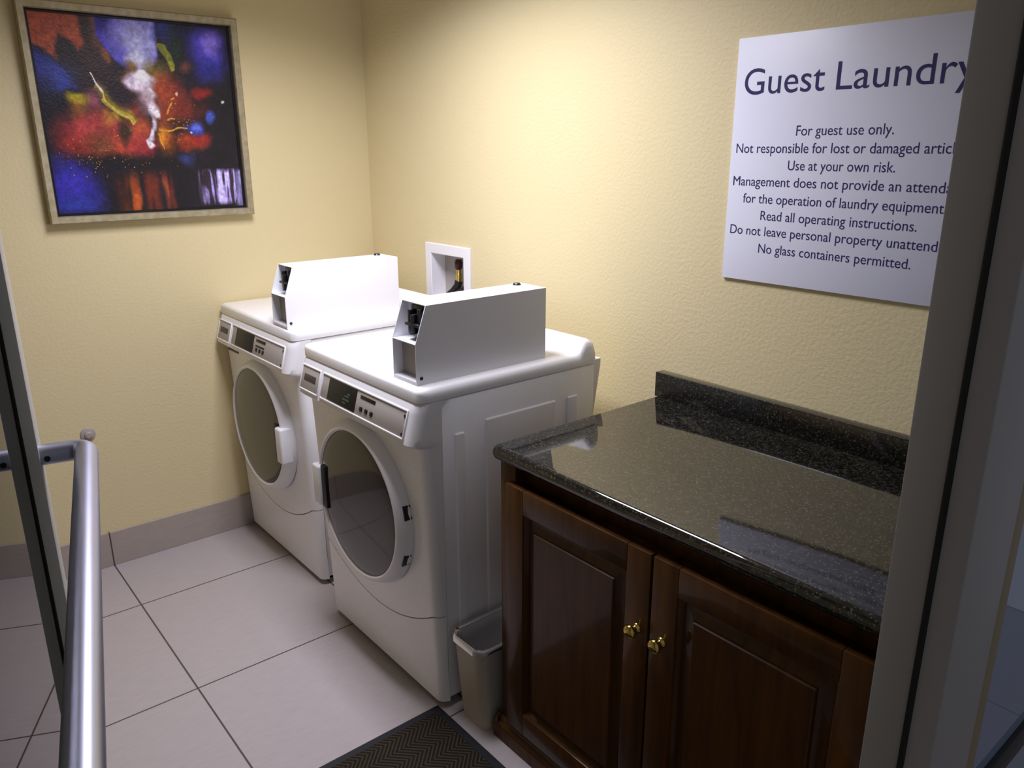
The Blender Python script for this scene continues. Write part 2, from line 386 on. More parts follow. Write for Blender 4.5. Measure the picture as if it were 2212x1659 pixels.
# ------------------------------------------------------------------ washing machines
WD = .7037; ZB = .0225; ZL = .9926; ZT = 1.030
CR = .030                                     # plan corner radius of the front
def front_outline(x0, x1, yf, yb, r=CR, n=6):
    """plan loop of a front part: back-left, round front-left, round front-right, back-right"""
    p = [(x0, yb)]
    for i in range(n + 1):
        a = math.pi + i / n * math.pi / 2
        p.append((x0 + r + r * math.cos(a), yf + r + r * math.sin(a)))
    m = 24
    for i in range(1, m): p.append((x0 + r + (x1 - x0 - 2 * r) * i / m, yf))
    for i in range(n + 1):
        a = 1.5 * math.pi + i / n * math.pi / 2
        p.append((x1 - r + r * math.cos(a), yf + r + r * math.sin(a)))
    p.append((x1, yb))
    return p
def machine(name, label, x0, y0, box_dy, hinge_right, digits, cat='washing machine'):
    x1 = x0 + WD; xc = x0 + WD / 2; yb = y0 + .662
    root = thing(name, label, cat, (xc, y0 + .33, 0), 'coin-operated front-load washing machines')
    def part(n_, bm, m, parent=root, **k):
        return obj(n_, bm, m, parent, **k)
    ysl = lambda z: y0 + .010 + .034 * (1 - z / .87)      # front skin leans back towards the floor
    # cabinet: sides and back, with pressed ribs in the side sheets
    bm = B(x0 + .002, x1 - .002, y0 + .0715, yb, ZB + .01, ZL - .002, bev=.003)
    box(bm, x0 + .008, x1 - .008, y0 + .050, y0 + .10, ZB + .012, ZL - .004)
    for sx, sg in ((x1 - .002, 1), (x0 + .002, -1)):
        for ya, yc in ((.112, .148), (.222, .495), (.545, .588)):
            a, b = sorted((sx - .004 * sg, sx + .0065 * sg))
            box(bm, a, b, y0 + ya, y0 + yc, .16, .905 if ya > .2 else .885, bev=.006, seg=3)
    # rear service cover that stands out behind the lid
    t = bmesh.new()
    loft(t, [[(xx, yb - .002, .80), (xx, yb - .002, 1.000), (xx, yb + .030, 1.004), (xx, yb + .030, .985), (xx, yb + .004, .83)] for xx in (x0 + .004, x1 - .004)])
    fix(t); merge(bm, t)
    cab = part('cabinet', bm, M['white'])
    for fx in (x0 + .06, x1 - .06):
        for fy in (y0 + .10, yb - .06):
            bm = lathe(bmesh.new(), [(0, 0), (.02, 0), (.022, .01), (.012, .014), (.012, .036)], Matrix.Translation((fx, fy, 0)), 20)
            part('levelling_foot', bm, M['rubber'], origin=(fx, fy, 0), label='black levelling foot')
    # kick panel and front panel, parted by a smile-shaped seam
    seam = lambda x: .217 + .105 * min(1, (abs(x - xc) / (WD / 2 - .02)) ** 2)
    def skin(zlo, zhi, nrow):
        t = bmesh.new(); rings = []
        for k in range(nrow + 1):
            f = k / nrow
            base = front_outline(x0, x1, 0, .058)
            ring = []
            for (px, py) in base:
                z = zlo(px) + (zhi(px) - zlo(px)) * f
                ring.append((px, (ysl(z) + py) if py < .05 else y0 + .068, z))
            rings.append(ring)
        bk = lambda rg: [(px, y0 + .068, z) for px, py, z in rg]     # return edges run straight back, so the seam stays a clean gap
        loft(t, [bk(rings[0])] + rings + [bk(rings[-1])], True, False); fix(t); return t
    part('kick_panel', skin(lambda x: ZB, lambda x: seam(x) - .0022, 4), M['white'])
    part('front_panel', skin(lambda x: seam(x) + .0022, lambda x: .866, 14), M['white'])
    # control console: leans forward towards its lower edge
    t = bmesh.new()
    rows = [(.862, .006), (.866, -.020), (.876, -.030), (.895, -.026), (.960, -.008), (.982, -.003), (.9905, .004)]
    loft(t, [[(px, y0 + dy + py if py < .05 else y0 + .07, z) for px, py in front_outline(x0 - .002, x1 + .002, 0, .07, .034)] for z, dy in rows]); fix(t)
    con = part('control_console', t, M['plastic'])
    # frame of the slanted console face: origin, right, up, outward
    p_lo, p_hi = Vector((0, y0 - .026, .895)), Vector((0, y0 - .008, .960))
    up = (p_hi - p_lo).normalized(); outv = Vector((1, 0, 0)).cross(up)
    if outv.y > 0: outv = -outv
    mtx = Matrix(((1, 0, outv.x, x0), (0, up.y, outv.y, p_lo.y), (0, up.z, outv.z, p_lo.z), (0, 0, 0, 1)))
    mtx = Matrix(((1, up.x, outv.x, x0), (0, up.y, outv.y, p_lo.y), (0, up.z, outv.z, p_lo.z), (0, 0, 0, 1)))
    def pl(n_, a, b, c, d, h, m, parent=con, bev=.0012, **k):
        t = B(a, b, c, d, -.003, h, bev=bev); bmesh.ops.transform(t, matrix=mtx, verts=t.verts[:])
        return part(n_, t, m, parent, origin=mtx @ Vector(((a + b) / 2, (c + d) / 2, 0)), **k)
    # raised white rims and the grey plates within them
    t = bmesh.new()
    for a, b in ((.022, .152), (.166, .662)):
        for q in ((a + .004, b - .004, .071, .076), (a + .004, b - .004, -.008, -.003), (a, a + .004, -.008, .076), (b - .004, b, -.008, .076)):
            box(t, q[0], q[1], q[2], q[3], -.003, .004, bev=.001)
    bmesh.ops.transform(t, matrix=mtx, verts=t.verts[:])
    part('console_rim', t, M['plastic'], con)
    dr = pl('detergent_drawer', .027, .147, -.002, .070, .0022, M['plate'], label='grey detergent drawer front')
    pl('drawer_label', .045, .125, .026, .048, .0030, M['tan'], bev=.0004, label='dark printed strip on the drawer')
    pl('control_plate', .171, .657, -.002, .070, .0018, M['plate'], label='grey control label plate')
    pl('display', .214, .388, .000, .068, .0032, M['lcd'], label='dark display window')
    if digits:
        t = bmesh.new()
        for q in ((.310, .350, .022, .027), (.318, .346, .033, .037), (.335, .350, .040, .046), (.312, .330, .012, .016)): box(t, *q, -.003, .0036)
        bmesh.ops.transform(t, matrix=mtx, verts=t.verts[:]); part('display_digits', t, M['green'], con, label='faint green digits')
    t = bmesh.new()
    bx = .410
    box(t, bx, bx + .085, .050, .060, -.003, .003, bev=.001)
    if not digits: box(t, bx, bx + .080, .031, .037, -.003, .003, bev=.001)
    bmesh.ops.transform(t, matrix=mtx, verts=t.verts[:]); part('button_legend', t, M['lcd'], con, label='dark printed legend above the buttons')
    for k in range(3):
        pl('button', bx + .004 + k * .030, bx + .021 + k * .030, .012, .026, .0048, M['black'], bev=.003, label='small black button')
    for q in (.058, .006):
        t = lathe(bmesh.new(), [(0, .0035), (.004, .0035), (.004, 0)], mtx @ Matrix.Translation((.650, q, 0)), 14)
        part('console_screw', t, M['darksteel'], con, label='dark screw head')
    if not digits:
        t = B(x0 + .035, x0 + .14, y0 + .0075, y0 + .02, .836, .850, bev=.001)
        part('nameplate', t, M['tan'], label='small grey nameplate under the drawer')
    # lid with rolled rear ridge
    prof = [(y0, ZL), (y0, ZT - .012), (y0 + .004, ZT - .004), (y0 + .014, ZT), (yb - .080, ZT), (yb - .062, ZT + .006), (yb - .046, ZT + .032),
            (yb - .036, ZT + .043), (yb - .022, ZT + .043), (yb - .006, ZT + .034), (yb, ZT + .018), (yb, ZL)]
    prof = [(a, b) for a, b in prof]
    t = bmesh.new(); rings = []
    for xx, dz, dyf in ((x0 - .001, .016, .026), (x0 + .003, .007, .015), (x0 + .009, .0015, .006), (x0 + .022, 0, 0)):
        rings.append((xx, dz, dyf))
    for xx, dz, dyf in ((x1 - .022, 0, 0), (x1 - .009, .0015, .006), (x1 - .003, .007, .015), (x1 + .001, .016, .026)):
        rings.append((xx, dz, dyf))
    R = []
    for xx, dz, dyf in rings:
        ring = []
        for i, (a, b) in enumerate(prof):
            zz = b - (dz * (1 if b < ZT + .005 else 1.6) if b > ZL + .001 else 0)
            ring.append((xx, a + (dyf if i < 4 else 0), zz))
        R.append(ring)
    loft(t, R); fix(t)
    part('lid', t, M['white'], angle=50)
    # door: rounded ring, tinted glass, grip
    yd = y0 + .020; zc = .585
    s = .996
    prof = [(.264, -.004), (.2655, .008), (.263, .019), (.256, .032), (.247, .042), (.241, .0455), (.236, .0445), (.233, .036), (.20, .020), (.20, -.004)]
    t = lathe(bmesh.new(), prof, front(xc, yd, zc), 96)
    ring = part('door', t, M['plastic'], angle=60, origin=(xc, yd, zc))
    gp = [(0, .050)] + [(.236 * math.sin(a), .038 + .012 * math.cos(a)) for a in [i * math.pi / 2 / 10 for i in range(1, 11)]]
    t = lathe(bmesh.new(), [(r, h) for r, h in gp] + [(.236, .018)], front(xc, yd, zc), 96)
    part('door_glass', t, M['glassdark'], ring, angle=60, origin=(xc, yd, zc), label='dark tinted round glass')
    hs = -1 if hinge_right else 1
    hx = xc + hs * .236
    a, b = sorted((hx - hs * .020, hx - hs * .052))
    t = B(a, b, yd - .0520, yd - .02, zc - .085, zc + .065, bev=.004)
    part('grip_recess', t, M['black'], ring, label='black finger recess beside the grip')
    a, b = sorted((hx - hs * .024, hx + hs * .026))
    t = B(a, b, yd - .060, yd - .012, zc - .082, zc + .060, bev=.008, seg=3)
    part('door_grip', t, M['plastic'], ring, label='white door grip')
    if hinge_right:
        for zz in (.055, -.105):
            aa = math.asin(zz / .262)
            t = B(-.0045, .0025, -.012, .012, -.022, .022, bev=.001)
            bmesh.ops.transform(t, matrix=Matrix.Translation((xc + .262 * math.cos(aa), yd - .013, zc + zz)) @ Matrix.Rotation(-aa, 4, 'Y'), verts=t.verts[:])
            part('hinge_cap', t, M['black'], ring, label='black hinge cap on the door ring')
    # coin vault on the lid
    c1 = x1 - .045; c0 = c1 - .118
    yA, yM, yT, yE = y0 + box_dy, y0 + box_dy + .001, y0 + box_dy + .037, y0 + box_dy + .468
    z0, zm, z1 = ZT - .001, ZT + .115, ZT + .217
    t = bmesh.new()
    side = [(yA, z0), (yM, zm), (yT, z1), (yE, z1), (yE, z0)]
    for xa, xb in ((c0, c0 + .003), (c1 - .003, c1)):
        q = bmesh.new(); loft(q, [[(xx, a, b) for a, b in side] for xx in (xa, xb)]); fix(q)
        bmesh.ops.bevel(q, geom=q.edges[:], offset=.0007, segments=1, affect='EDGES'); merge(t, q)
    box(t, c0 + .002, c1 - .002, yT, yE, z1 - .003, z1, bev=.0007)           # top
    box(t, c0 + .002, c1 - .002, yE - .003, yE, z0, z1 - .002)               # rear
    box(t, c0 + .002, c1 - .002, yM, yM + .09, zm - .003, zm, bev=.0007)     # shelf
    box(t, c0 + .002, c1 - .002, yA, yA + .09, z0, z0 + .012, bev=.002)      # bottom lip
    box(t, c0 + .002, c1 - .002, yA + .055, yA + .058, z0, z1 - .003)         # inner back plate
    vault = part('coin_box', t, M['boxwhite'], angle=30, label='white sheet-metal coin box')
    t = B(c0 + .004, c1 - .004, yA + .030, yA + .034, z0 + .012, zm - .004, bev=.001)
    part('vault_door', t, M['plate'], vault, label='grey recessed vault door')
    t = B(c0 + .035, c1 - .012, yA + .045, yA + .054, zm + .004, z1 - .008, bev=.002)
    box(t, c0 + .044, c0 + .056, yA + .026, yA + .046, zm + .012, z1 - .02, bev=.002)
    box(t, c0 + .066, c0 + .076, yA + .020, yA + .046, zm + .020, z1 - .03, bev=.002)
    box(t, c0 + .084, c0 + .098, yA + .030, yA + .046, zm + .006, z1 - .014, bev=.002)
    box(t, c0 + .040, c1 - .014, yA + .018, yA + .046, zm + .040, zm + .048, bev=.002)
    part('coin_slide', t, M['darksteel'], vault, label='dark steel coin slide in the upper slot')
    t = lathe(bmesh.new(), [(0, .006), (.009, .006), (.011, .004), (.013, 0)], Matrix.Translation((c0 + .012 + .012, yE - .035, z1)), 24)
    part('vault_lock', t, M['darksteel'], vault, label='round lock on top of the coin box')
    t = lathe(bmesh.new(), [(0, .002), (.0045, .002), (.0055, 0)], Matrix.Translation((c1, yA + .016, z0 + .020)) @ Matrix.Rotation(math.radians(90), 4, 'Y'), 16)
    part('vault_screw', t, M['darksteel'], vault, label='small screw on the coin box side')
    return root
machine('washing_machine', 'white front-load washing machine in the corner under the painting', .0108, -.7528, .006, False, False)
machine('washing_machine', 'nearer white front-load washing machine, standing beside the wastebasket and dark cabinet', .8967, -.8005, .0235, True, True)

# ------------------------------------------------------------------ laundry outlet box in the back wall
ob = thing('outlet_box', 'white recessed water outlet box in the wall behind the machines', 'outlet box', (.615, 0, 1.12))
bm = bmesh.new(); rings = []
for ins, y in ((.000, -.0005), (.000, -.009), (.003, -.012), (.040, -.012), (.043, -.009), (.046, .062)):
    rings.append([(bx0 + ins, y, bz0 + ins), (bx1 - ins, y, bz0 + ins), (bx1 - ins, y, bz1 - ins), (bx0 + ins, y, bz1 - ins)])
loft(bm, rings, True, False)
obj('frame', bm, M['plastic'], ob, angle=25)
obj('back_plate', B(bx0 + .046, bx1 - .046, .058, .066, bz0 + .046, bz1 - .046), M['plate'], ob, label='back of the recess, its shade put into the grey')  # shade inside the white box is put into this grey material
bm = lathe(bmesh.new(), [(0, .0), (.012, 0), (.013, .03), (.010, .034), (.010, .05), (0, .05)], Matrix.Translation((.640, .030, 1.115)), 20)
v = obj('valve', bm, M['brass'], ob, label='brass supply valve')
bm = lathe(bmesh.new(), [(0, .045), (.012, .043), (.017, .03), (.015, .008), (.009, 0), (0, 0)], Matrix.Translation((.640, .030, 1.163)), 20)
obj('valve_handle', bm, M['red'], v, label='dark red valve handle')
bm = tube(bmesh.new(), [(.640, .030, 1.115), (.636, .026, 1.095), (.625, .012, 1.072), (.612, -.012, 1.05), (.60, -.030, 1.0), (.60, -.034, .90), (.60, -.034, .80)], .017, 14)
tube(bm, [(.712, .034, 1.118), (.704, .028, 1.100), (.690, .018, 1.086), (.668, .004, 1.072), (.650, -.018, 1.05), (.645, -.032, .98), (.645, -.034, .80)], .014, 14)
obj('hose', bm, M['hose'], ob, label='black supply hoses')

# ------------------------------------------------------------------ sign
SGX0, SGX1, SGZ0, SGZ1 = 1.961, 2.585, 1.297, 1.917
sg = thing('wall_sign', 'large white sign headed Guest Laundry on the cream wall', 'sign', (2.273, 0, SGZ0))
obj('sign_board', B(SGX0, SGX1, -.009, -.001, SGZ0, SGZ1, bev=.0012), M['sign'], sg)
def text(s, x0, x1, zbase, cap, name='lettering', space=1.0):
    cu = bpy.data.curves.new('t', 'FONT'); cu.body = s; cu.extrude = .0; cu.resolution_u = 6; cu.space_character = space
    to = bpy.data.objects.new('t', cu); COL.objects.link(to)
    dg = bpy.context.evaluated_depsgraph_get(); dg.update()
    me = bpy.data.meshes.new_from_object(to.evaluated_get(dg))
    bpy.data.objects.remove(to); bpy.data.curves.remove(cu)
    xs = [v.co.x for v in me.vertices]; mn, mxx = min(xs), max(xs)
    k = (x1 - x0) / (mxx - mn); kz = cap / .70
    bm = bmesh.new(); bm.from_mesh(me); bpy.data.meshes.remove(me)
    r = bmesh.ops.extrude_face_region(bm, geom=bm.faces[:])
    for e in r['geom']:
        if isinstance(e, bmesh.types.BMVert): e.co.z += 1
    for v in bm.verts: v.co = Vector((x0 + (v.co.x - mn) * k, -.0090 - .0004 * v.co.z, zbase + v.co.y * kz))
    return obj(name, bm, M['ink'], sg, smooth=False, origin=((x0 + x1) / 2, -.009, zbase))
CX = 2.273
text('Guest', 1.988, 2.213, 1.778, .064, 'heading')
text('Laundry', 2.243, 2.556, 1.778, .064, 'heading')
for s, wd, zb in (('For guest use only.', .246, 1.675), ('Not responsible for lost or damaged articles.', .590, 1.633), ('Use at your own risk.', .274, 1.591),
                  ('Management does not provide an attendant', .594, 1.549), ('for the operation of laundry equipment.', .524, 1.505),
                  ('Read all operating instructions.', .408, 1.462), ('Do not leave personal property unattended.', .590, 1.421), ('No glass containers permitted.', .404, 1.376)):
    text(s, CX - wd / 2, CX + wd / 2, zb, .0245)

# ------------------------------------------------------------------ painting
PY0, PY1, PZ0, PZ1 = -1.322, -.572, 1.386, 2.130
pt = thing('framed_painting', 'abstract painting of red, blue and white bursts in a champagne frame', 'painting', (0, (PY0 + PY1) / 2, PZ0))
def frame_ring(fw, prof, m, name, parent):
    """mitred frame: prof = (inset from the outer edge, x off the wall)"""
    bm = bmesh.new(); rings = []
    for ins, x in prof:
        rings.append([(x, PY0 + ins, PZ0 + ins), (x, PY1 - ins, PZ0 + ins), (x, PY1 - ins, PZ1 - ins), (x, PY0 + ins, PZ1 - ins)])
    V = [[bm.verts.new(p) for p in r] for r in rings]
    n = len(V)
    for i in range(n):
        a, b = V[i], V[(i + 1) % n]
        for k in range(4):
            bm.faces.new((a[k], a[(k + 1) % 4], b[(k + 1) % 4], b[k]))
    return obj(name, bm, m, parent, angle=25, origin=(0, (PY0 + PY1) / 2, (PZ0 + PZ1) / 2))
frame_ring(.03, [(0, .002), (0, .036), (.004, .040), (.024, .036), (.027, .030), (.027, .002)], M['frame'], 'picture_frame', pt)
frame_ring(.03, [(.027, .004), (.027, .018), (.036, .018), (.036, .004)], M['black'], 'inner_fillet', pt)

def paint():
    rng = np.random.RandomState(7)
    N = 300
    u, v = np.meshgrid((np.arange(N) + .5) / N, (np.arange(N) + .5) / N)
    def noise(sx, sy=None, seed=0):
        sy = sy or sx
        r = np.random.RandomState(seed); g = r.rand(sy + 3, sx + 3)
        x, y = u * sx, v * sy; xi, yi = x.astype(int), y.astype(int); fx, fy = x - xi, y - yi
        fx, fy = fx * fx * (3 - 2 * fx), fy * fy * (3 - 2 * fy)
        return (g[yi, xi] * (1 - fx) + g[yi, xi + 1] * fx) * (1 - fy) + (g[yi + 1, xi] * (1 - fx) + g[yi + 1, xi + 1] * fx) * fy - .5
    wu = u + .035 * noise(9, seed=1) + .02 * noise(24, seed=2) + .005 * noise(60, seed=3)
    wv = v + .035 * noise(9, seed=4) + .02 * noise(24, seed=5) + .005 * noise(60, seed=6)
    fine = noise(70, seed=8) + .6 * noise(140, seed=9)
    img = np.zeros((N, N, 3)) + np.array((24, 19, 28)) / 255
    img += (.04 * noise(14, seed=10) + .03 * fine)[..., None] * np.array((1.2, .8, 1.1))
    clip = [1.0]
    def put(mask, c, a=1.0):
        m = (np.clip(mask, 0, 1) * clip[0])[..., None] * a
        img[:] = img * (1 - m) + np.clip(np.array(c) / 255 * (1 + .2 * fine[..., None]), 0, 1) * m
    def ell(x, y, rx, ry, c, soft=.5, a=1, rot=0):
        dx, dy = wu - x, wv - y
        t = math.radians(rot); ex, ey = dx * math.cos(t) + dy * math.sin(t), -dx * math.sin(t) + dy * math.cos(t)
        d = np.sqrt((ex / rx) ** 2 + (ey / ry) ** 2)
        put((1 + soft - d) / (2 * soft), c, a)
    def poly(pts, c, soft=.012, a=1):
        inside = np.zeros((N, N), bool); dist = np.full((N, N), 9.)
        uu, vv = u + .4 * (wu - u), v + .4 * (wv - v)
        for (ax, ay), (bx_, by_) in zip(pts, pts[1:] + pts[:1]):
            cond = ((ay > vv) != (by_ > vv)) & (uu < (bx_ - ax) * (vv - ay) / ((by_ - ay) + 1e-9) + ax)
            inside ^= cond
            L2 = (bx_ - ax) ** 2 + (by_ - ay) ** 2
            t = np.clip(((uu - ax) * (bx_ - ax) + (vv - ay) * (by_ - ay)) / L2, 0, 1)
            dist = np.minimum(dist, np.hypot(uu - ax - t * (bx_ - ax), vv - ay - t * (by_ - ay)))
        sd = np.where(inside, dist, -dist)
        put(.5 + sd / (2 * soft), c, a)
        return np.clip(.5 + sd / (2 * soft), 0, 1)
    def stroke(x0, y0, x1, y1, w0, w1, c, a=1, soft=.4):
        L2 = (x1 - x0) ** 2 + (y1 - y0) ** 2
        t = ((wu - x0) * (x1 - x0) + (wv - y0) * (y1 - y0)) / L2
        d = np.abs((wu - x0) * (y1 - y0) - (wv - y0) * (x1 - x0)) / math.sqrt(L2)
        wdt = np.maximum(1e-4, w0 + (w1 - w0) * np.clip(t, 0, 1))
        put(np.clip((1 - d / wdt) / soft, 0, 1) * ((t > 0) & (t < 1)), c, a)
    # upper left: burnt orange shape, brown band, blue crescent
    ell(.25, .12, .10, .22, (52, 34, 34), .5)
    poly([(-.02, -.02), (.212, -.02), (.226, .06), (.236, .131), (.202, .165), (.174, .127), (.13, .105), (.126, .16), (.114, .222), (.06, .18), (-.02, .15)], (150, 70, 48), .010)
    poly([(.275, -.02), (.315, -.02), (.335, .162), (.288, .15)], (96, 62, 52), .02)
    ell(.15, .18, .035, .05, (38, 30, 32), .4)
    ell(.33, .19, .02, .03, (120, 72, 36), .5)
    poly([(-.02, .17), (.07, .198), (.127, .264), (.172, .345), (.09, .38), (-.02, .37)], (40, 46, 120), .015)
    ell(.10, .30, .06, .07, (58, 70, 150), .7, .7); ell(.02, .36, .05, .06, (28, 28, 60), .8, .8)
    # centre top: blue to lavender
    clip[0] = poly([(.305, -.02), (.606, -.02), (.603, .12), (.596, .209), (.558, .258), (.489, .265), (.407, .235), (.350, .172), (.306, .095)], (74, 62, 180), .008)
    ell(.34, .02, .05, .06, (34, 22, 120), .6); ell(.40, .05, .03, .05, (82, 76, 184), .7)
    ell(.485, .09, .105, .13, (142, 140, 210), .45); ell(.52, .14, .075, .10, (168, 168, 220), .5)
    ell(.405, .17, .035, .06, (92, 82, 184), .7, .8)
    ell(.49, .205, .06, .040, (196, 194, 228), .4); ell(.56, .10, .03, .10, (150, 148, 214), .6)
    clip[0] = 1.0
    ell(.54, .27, .035, .03, (150, 146, 200), .5)
    # right of it: dark blue, dark green, lime streak, blue blob
    ell(.647, .035, .05, .05, (30, 38, 108), .6); ell(.73, .04, .05, .04, (22, 26, 70), .7); ell(.69, .13, .04, .08, (26, 42, 34), .7)
    stroke(.620, .10, .665, .25, .030, .018, (122, 124, 34), .95); stroke(.645, .19, .665, .25, .012, .012, (158, 152, 44), .9)
    ell(.875, .14, .105, .13, (50, 46, 150), .5); ell(.885, .10, .08, .08, (86, 72, 190), .6); ell(.91, .085, .04, .05, (128, 108, 208), .8)
    ell(.88, .235, .06, .04, (40, 40, 130), .7)
    ell(.74, .23, .03, .025, (92, 52, 44), .7)
    # reds and olives
    ell(.454, .248, .032, .03, (116, 92, 44), .6); ell(.584, .262, .055, .05, (116, 102, 34), .7)
    ell(.45, .31, .045, .05, (112, 66, 44), .8)
    ell(.642, .40, .085, .115, (132, 46, 30), .5); ell(.60, .34, .04, .06, (150, 62, 32), .7); ell(.70, .46, .06, .08, (112, 38, 30), .7)
    ell(.60, .49, .05, .06, (140, 56, 30), .7)
    ell(.815, .356, .048, .030, (134, 30, 32), .5); ell(.81, .45, .05, .04, (70, 28, 26), .8)
    ell(.233, .428, .055, .05, (130, 70, 80), .7); ell(.289, .534, .09, .065, (146, 56, 48), .6)
    ell(.168, .605, .125, .105, (140, 42, 40), .55); ell(.19, .56, .06, .05, (168, 60, 58), .7); ell(.12, .65, .05, .04, (120, 36, 30), .7)
    ell(.407, .622, .105, .10, (152, 46, 52), .5); ell(.46, .56, .05, .06, (160, 74, 40), .7); ell(.43, .47, .05, .06, (120, 50, 34), .7)
    ell(.34, .66, .07, .05, (170, 62, 40), .7); ell(.25, .63, .05, .05, (110, 60, 34), .8)
    ell(.73, .632, .085, .052, (154, 52, 26), .45); ell(.80, .61, .05, .04, (132, 36, 32), .6)
    ell(.592, .640, .042, .085, (176, 84, 24), .6); ell(.585, .60, .02, .05, (196, 120, 34), .7)
    ell(.48, .66, .04, .06, (150, 44, 50), .7)
    # yellow patch and diagonal slash
    ell(.150, .455, .035, .045, (128, 82, 28), .7); ell(.163, .412, .045, .032, (160, 142, 24), .4)
    stroke(.270, .34, .445, .535, .045, .030, (132, 112, 36), .85, .7); stroke(.30, .40, .43, .54, .016, .020, (176, 158, 48), .9)
    stroke(.33, .47, .40, .58, .02, .008, (150, 132, 40), .8); ell(.31, .50, .03, .04, (162, 112, 40), .7, .8)
    stroke(.236, .28, .296, .375, .004, .009, (226, 220, 214), 1, .3); stroke(.29, .37, .42, .55, .006, .004, (206, 190, 90), .9, .4)
    # darks
    ell(.408, .384, .04, .06, (34, 20, 30), .5); ell(.372, .58, .028, .06, (58, 36, 20), .5); ell(.33, .30, .04, .05, (40, 26, 30), .7)
    ell(.68, .53, .06, .03, (40, 26, 24), .8, .7)
    # white burst
    ell(.497, .311, .074, .052, (208, 196, 222), .3); ell(.515, .285, .044, .036, (234, 224, 240), .25); ell(.47, .325, .03, .02, (214, 200, 222), .5)
    ell(.520, .368, .035, .04, (190, 170, 180), .6); ell(.545, .365, .014, .022, (224, 216, 232), .4)
    ell(.52, .43, .045, .05, (150, 116, 126), .8, .8); ell(.54, .44, .022, .045, (212, 200, 214), .5); ell(.556, .475, .012, .03, (220, 212, 224), .4, 1, -25)
    ell(.539, .540, .014, .04, (196, 186, 200), .5); ell(.520, .600, .014, .035, (214, 206, 226), .4, 1, 15); ell(.510, .640, .010, .022, (230, 224, 236), .4, 1, -30)
    # lower dark, pillars
    ell(.42, .75, .30, .055, (26, 18, 20), .6); ell(.30, .80, .14, .06, (22, 20, 28), .8); ell(.66, .80, .10, .12, (22, 16, 22), .7)
    drip = noise(60, 5, seed=21)
    for x, rx, c in ((.34, .05, (58, 28, 20)), (.394, .040, (152, 66, 26)), (.455, .03, (76, 30, 20)), (.50, .045, (108, 42, 24)), (.563, .026, (146, 64, 36)), (.595, .02, (96, 36, 28))):
        dx = np.abs(u + .02 * noise(6, 12, seed=int(x * 900)) - x) / rx
        put(np.clip(1.25 - dx + drip, 0, 1) * np.clip((v - .77) / .08, 0, 1), c, .95)
    ell(.40, .95, .02, .06, (176, 84, 30), .7)
    ell(.074, .88, .125, .145, (40, 34, 136), .5); ell(.09, .84, .07, .07, (54, 46, 160), .7); ell(.10, .96, .09, .05, (46, 56, 150), .7)
    ell(.03, .74, .04, .05, (40, 36, 110), .8, .7)
    # violet rain at lower right
    st = .8 * noise(70, 7, seed=31) + .8 * noise(130, 12, seed=32)
    reg = np.clip((u - .74) / .07, 0, 1) * np.clip((v - .775) / .03, 0, 1) * np.clip((.995 - v) / .03, 0, 1)
    put(reg * .7, (62, 48, 66)); put(reg * np.clip((st + .08) * 5, 0, 1), (150, 134, 200)); put(reg * np.clip((st - .25) * 6, 0, 1), (196, 184, 236))
    put(np.clip((u - .955) / .02, 0, 1) * np.clip((v - .78) / .03, 0, 1), (134, 128, 180), .8)
    # blue accents
    ell(.771, .545, .038, .042, (54, 66, 168), .35); ell(.775, .53, .02, .02, (96, 112, 204), .6); ell(.863, .493, .030, .034, (62, 80, 172), .35); ell(.72, .55, .02, .02, (40, 50, 120), .6)
    ell(.70, .728, .045, .036, (44, 50, 100), .6); ell(.745, .575, .008, .009, (170, 200, 230), .4)
    ell(.935, .407, .009, .010, (206, 200, 190), .4); ell(.675, .375, .008, .010, (214, 190, 160), .4)
    # gold drips and spatter
    for a in ((.56, .57, .60, .58), (.60, .58, .66, .56), (.66, .56, .72, .545), (.62, .47, .645, .42), (.64, .40, .66, .40), (.56, .60, .58, .68), (.61, .52, .65, .50)):
        stroke(*a, .007, .005, (206, 150, 40), .9, .5)
    for _ in range(260):
        if rng.rand() < .55: x, y = rng.normal(.24, .11), rng.normal(.70, .06)
        else: x, y = rng.normal(.64, .07), rng.normal(.55, .09)
        r = .0014 + .0022 * rng.rand()
        m = (u - x) ** 2 + (v - y) ** 2 < r * r
        img[m] = np.array((186, 140, 62)) / 255 * (.45 + .55 * rng.rand())
    return np.clip(img * 1.10 * (1 + .16 * noise(40, seed=51) + .12 * noise(110, seed=52))[..., None], 0, 1), N
art, N = paint()
def canvas():
    y0, y1, z0, z1 = PY0 + .036, PY1 - .036, PZ0 + .036, PZ1 - .036
    k = N + 1
    yy = np.linspace(y0, y1, k); zz = np.linspace(z1, z0, k)
    co = [(.014, y, z) for z in zz for y in yy]
    fc = [(i * k + j, (i + 1) * k + j, (i + 1) * k + j + 1, i * k + j + 1) for i in range(N) for j in range(N)]
    b = len(co)
    co += [(.005, y0, z1), (.005, y1, z1), (.005, y1, z0), (.005, y0, z0)]
    fc += [(b, b + 1, b + 2, b + 3)]
    me = bpy.data.meshes.new('canvas'); me.from_pydata(co, [], fc); me.update()
    at = me.color_attributes.new('art', 'FLOAT_COLOR', 'CORNER')
    l = np.where(art <= .04045, art / 12.92, ((art + .055) / 1.055) ** 2.4).reshape(-1, 3)
    cc = np.ones((N * N, 4, 4)); cc[:, :, :3] = l[:, None, :]
    buf = np.concatenate([cc.reshape(-1), np.ones(16) * .1]).astype(np.float32)
    at.data.foreach_set('color', buf)
    m = mat('oil_paint', (60, 50, 60), .38, bump=.25, bscale=120)
    n, lk, bs = nodes(m)
    a = n.new('ShaderNodeVertexColor'); a.layer_name = 'art'; lk.new(a.outputs['Color'], bs.inputs['Base Color'])
    me.materials.append(m)
    o = bpy.data.objects.new('canvas', me); COL.objects.link(o); o.parent = pt; o.location = -pt.location
canvas()

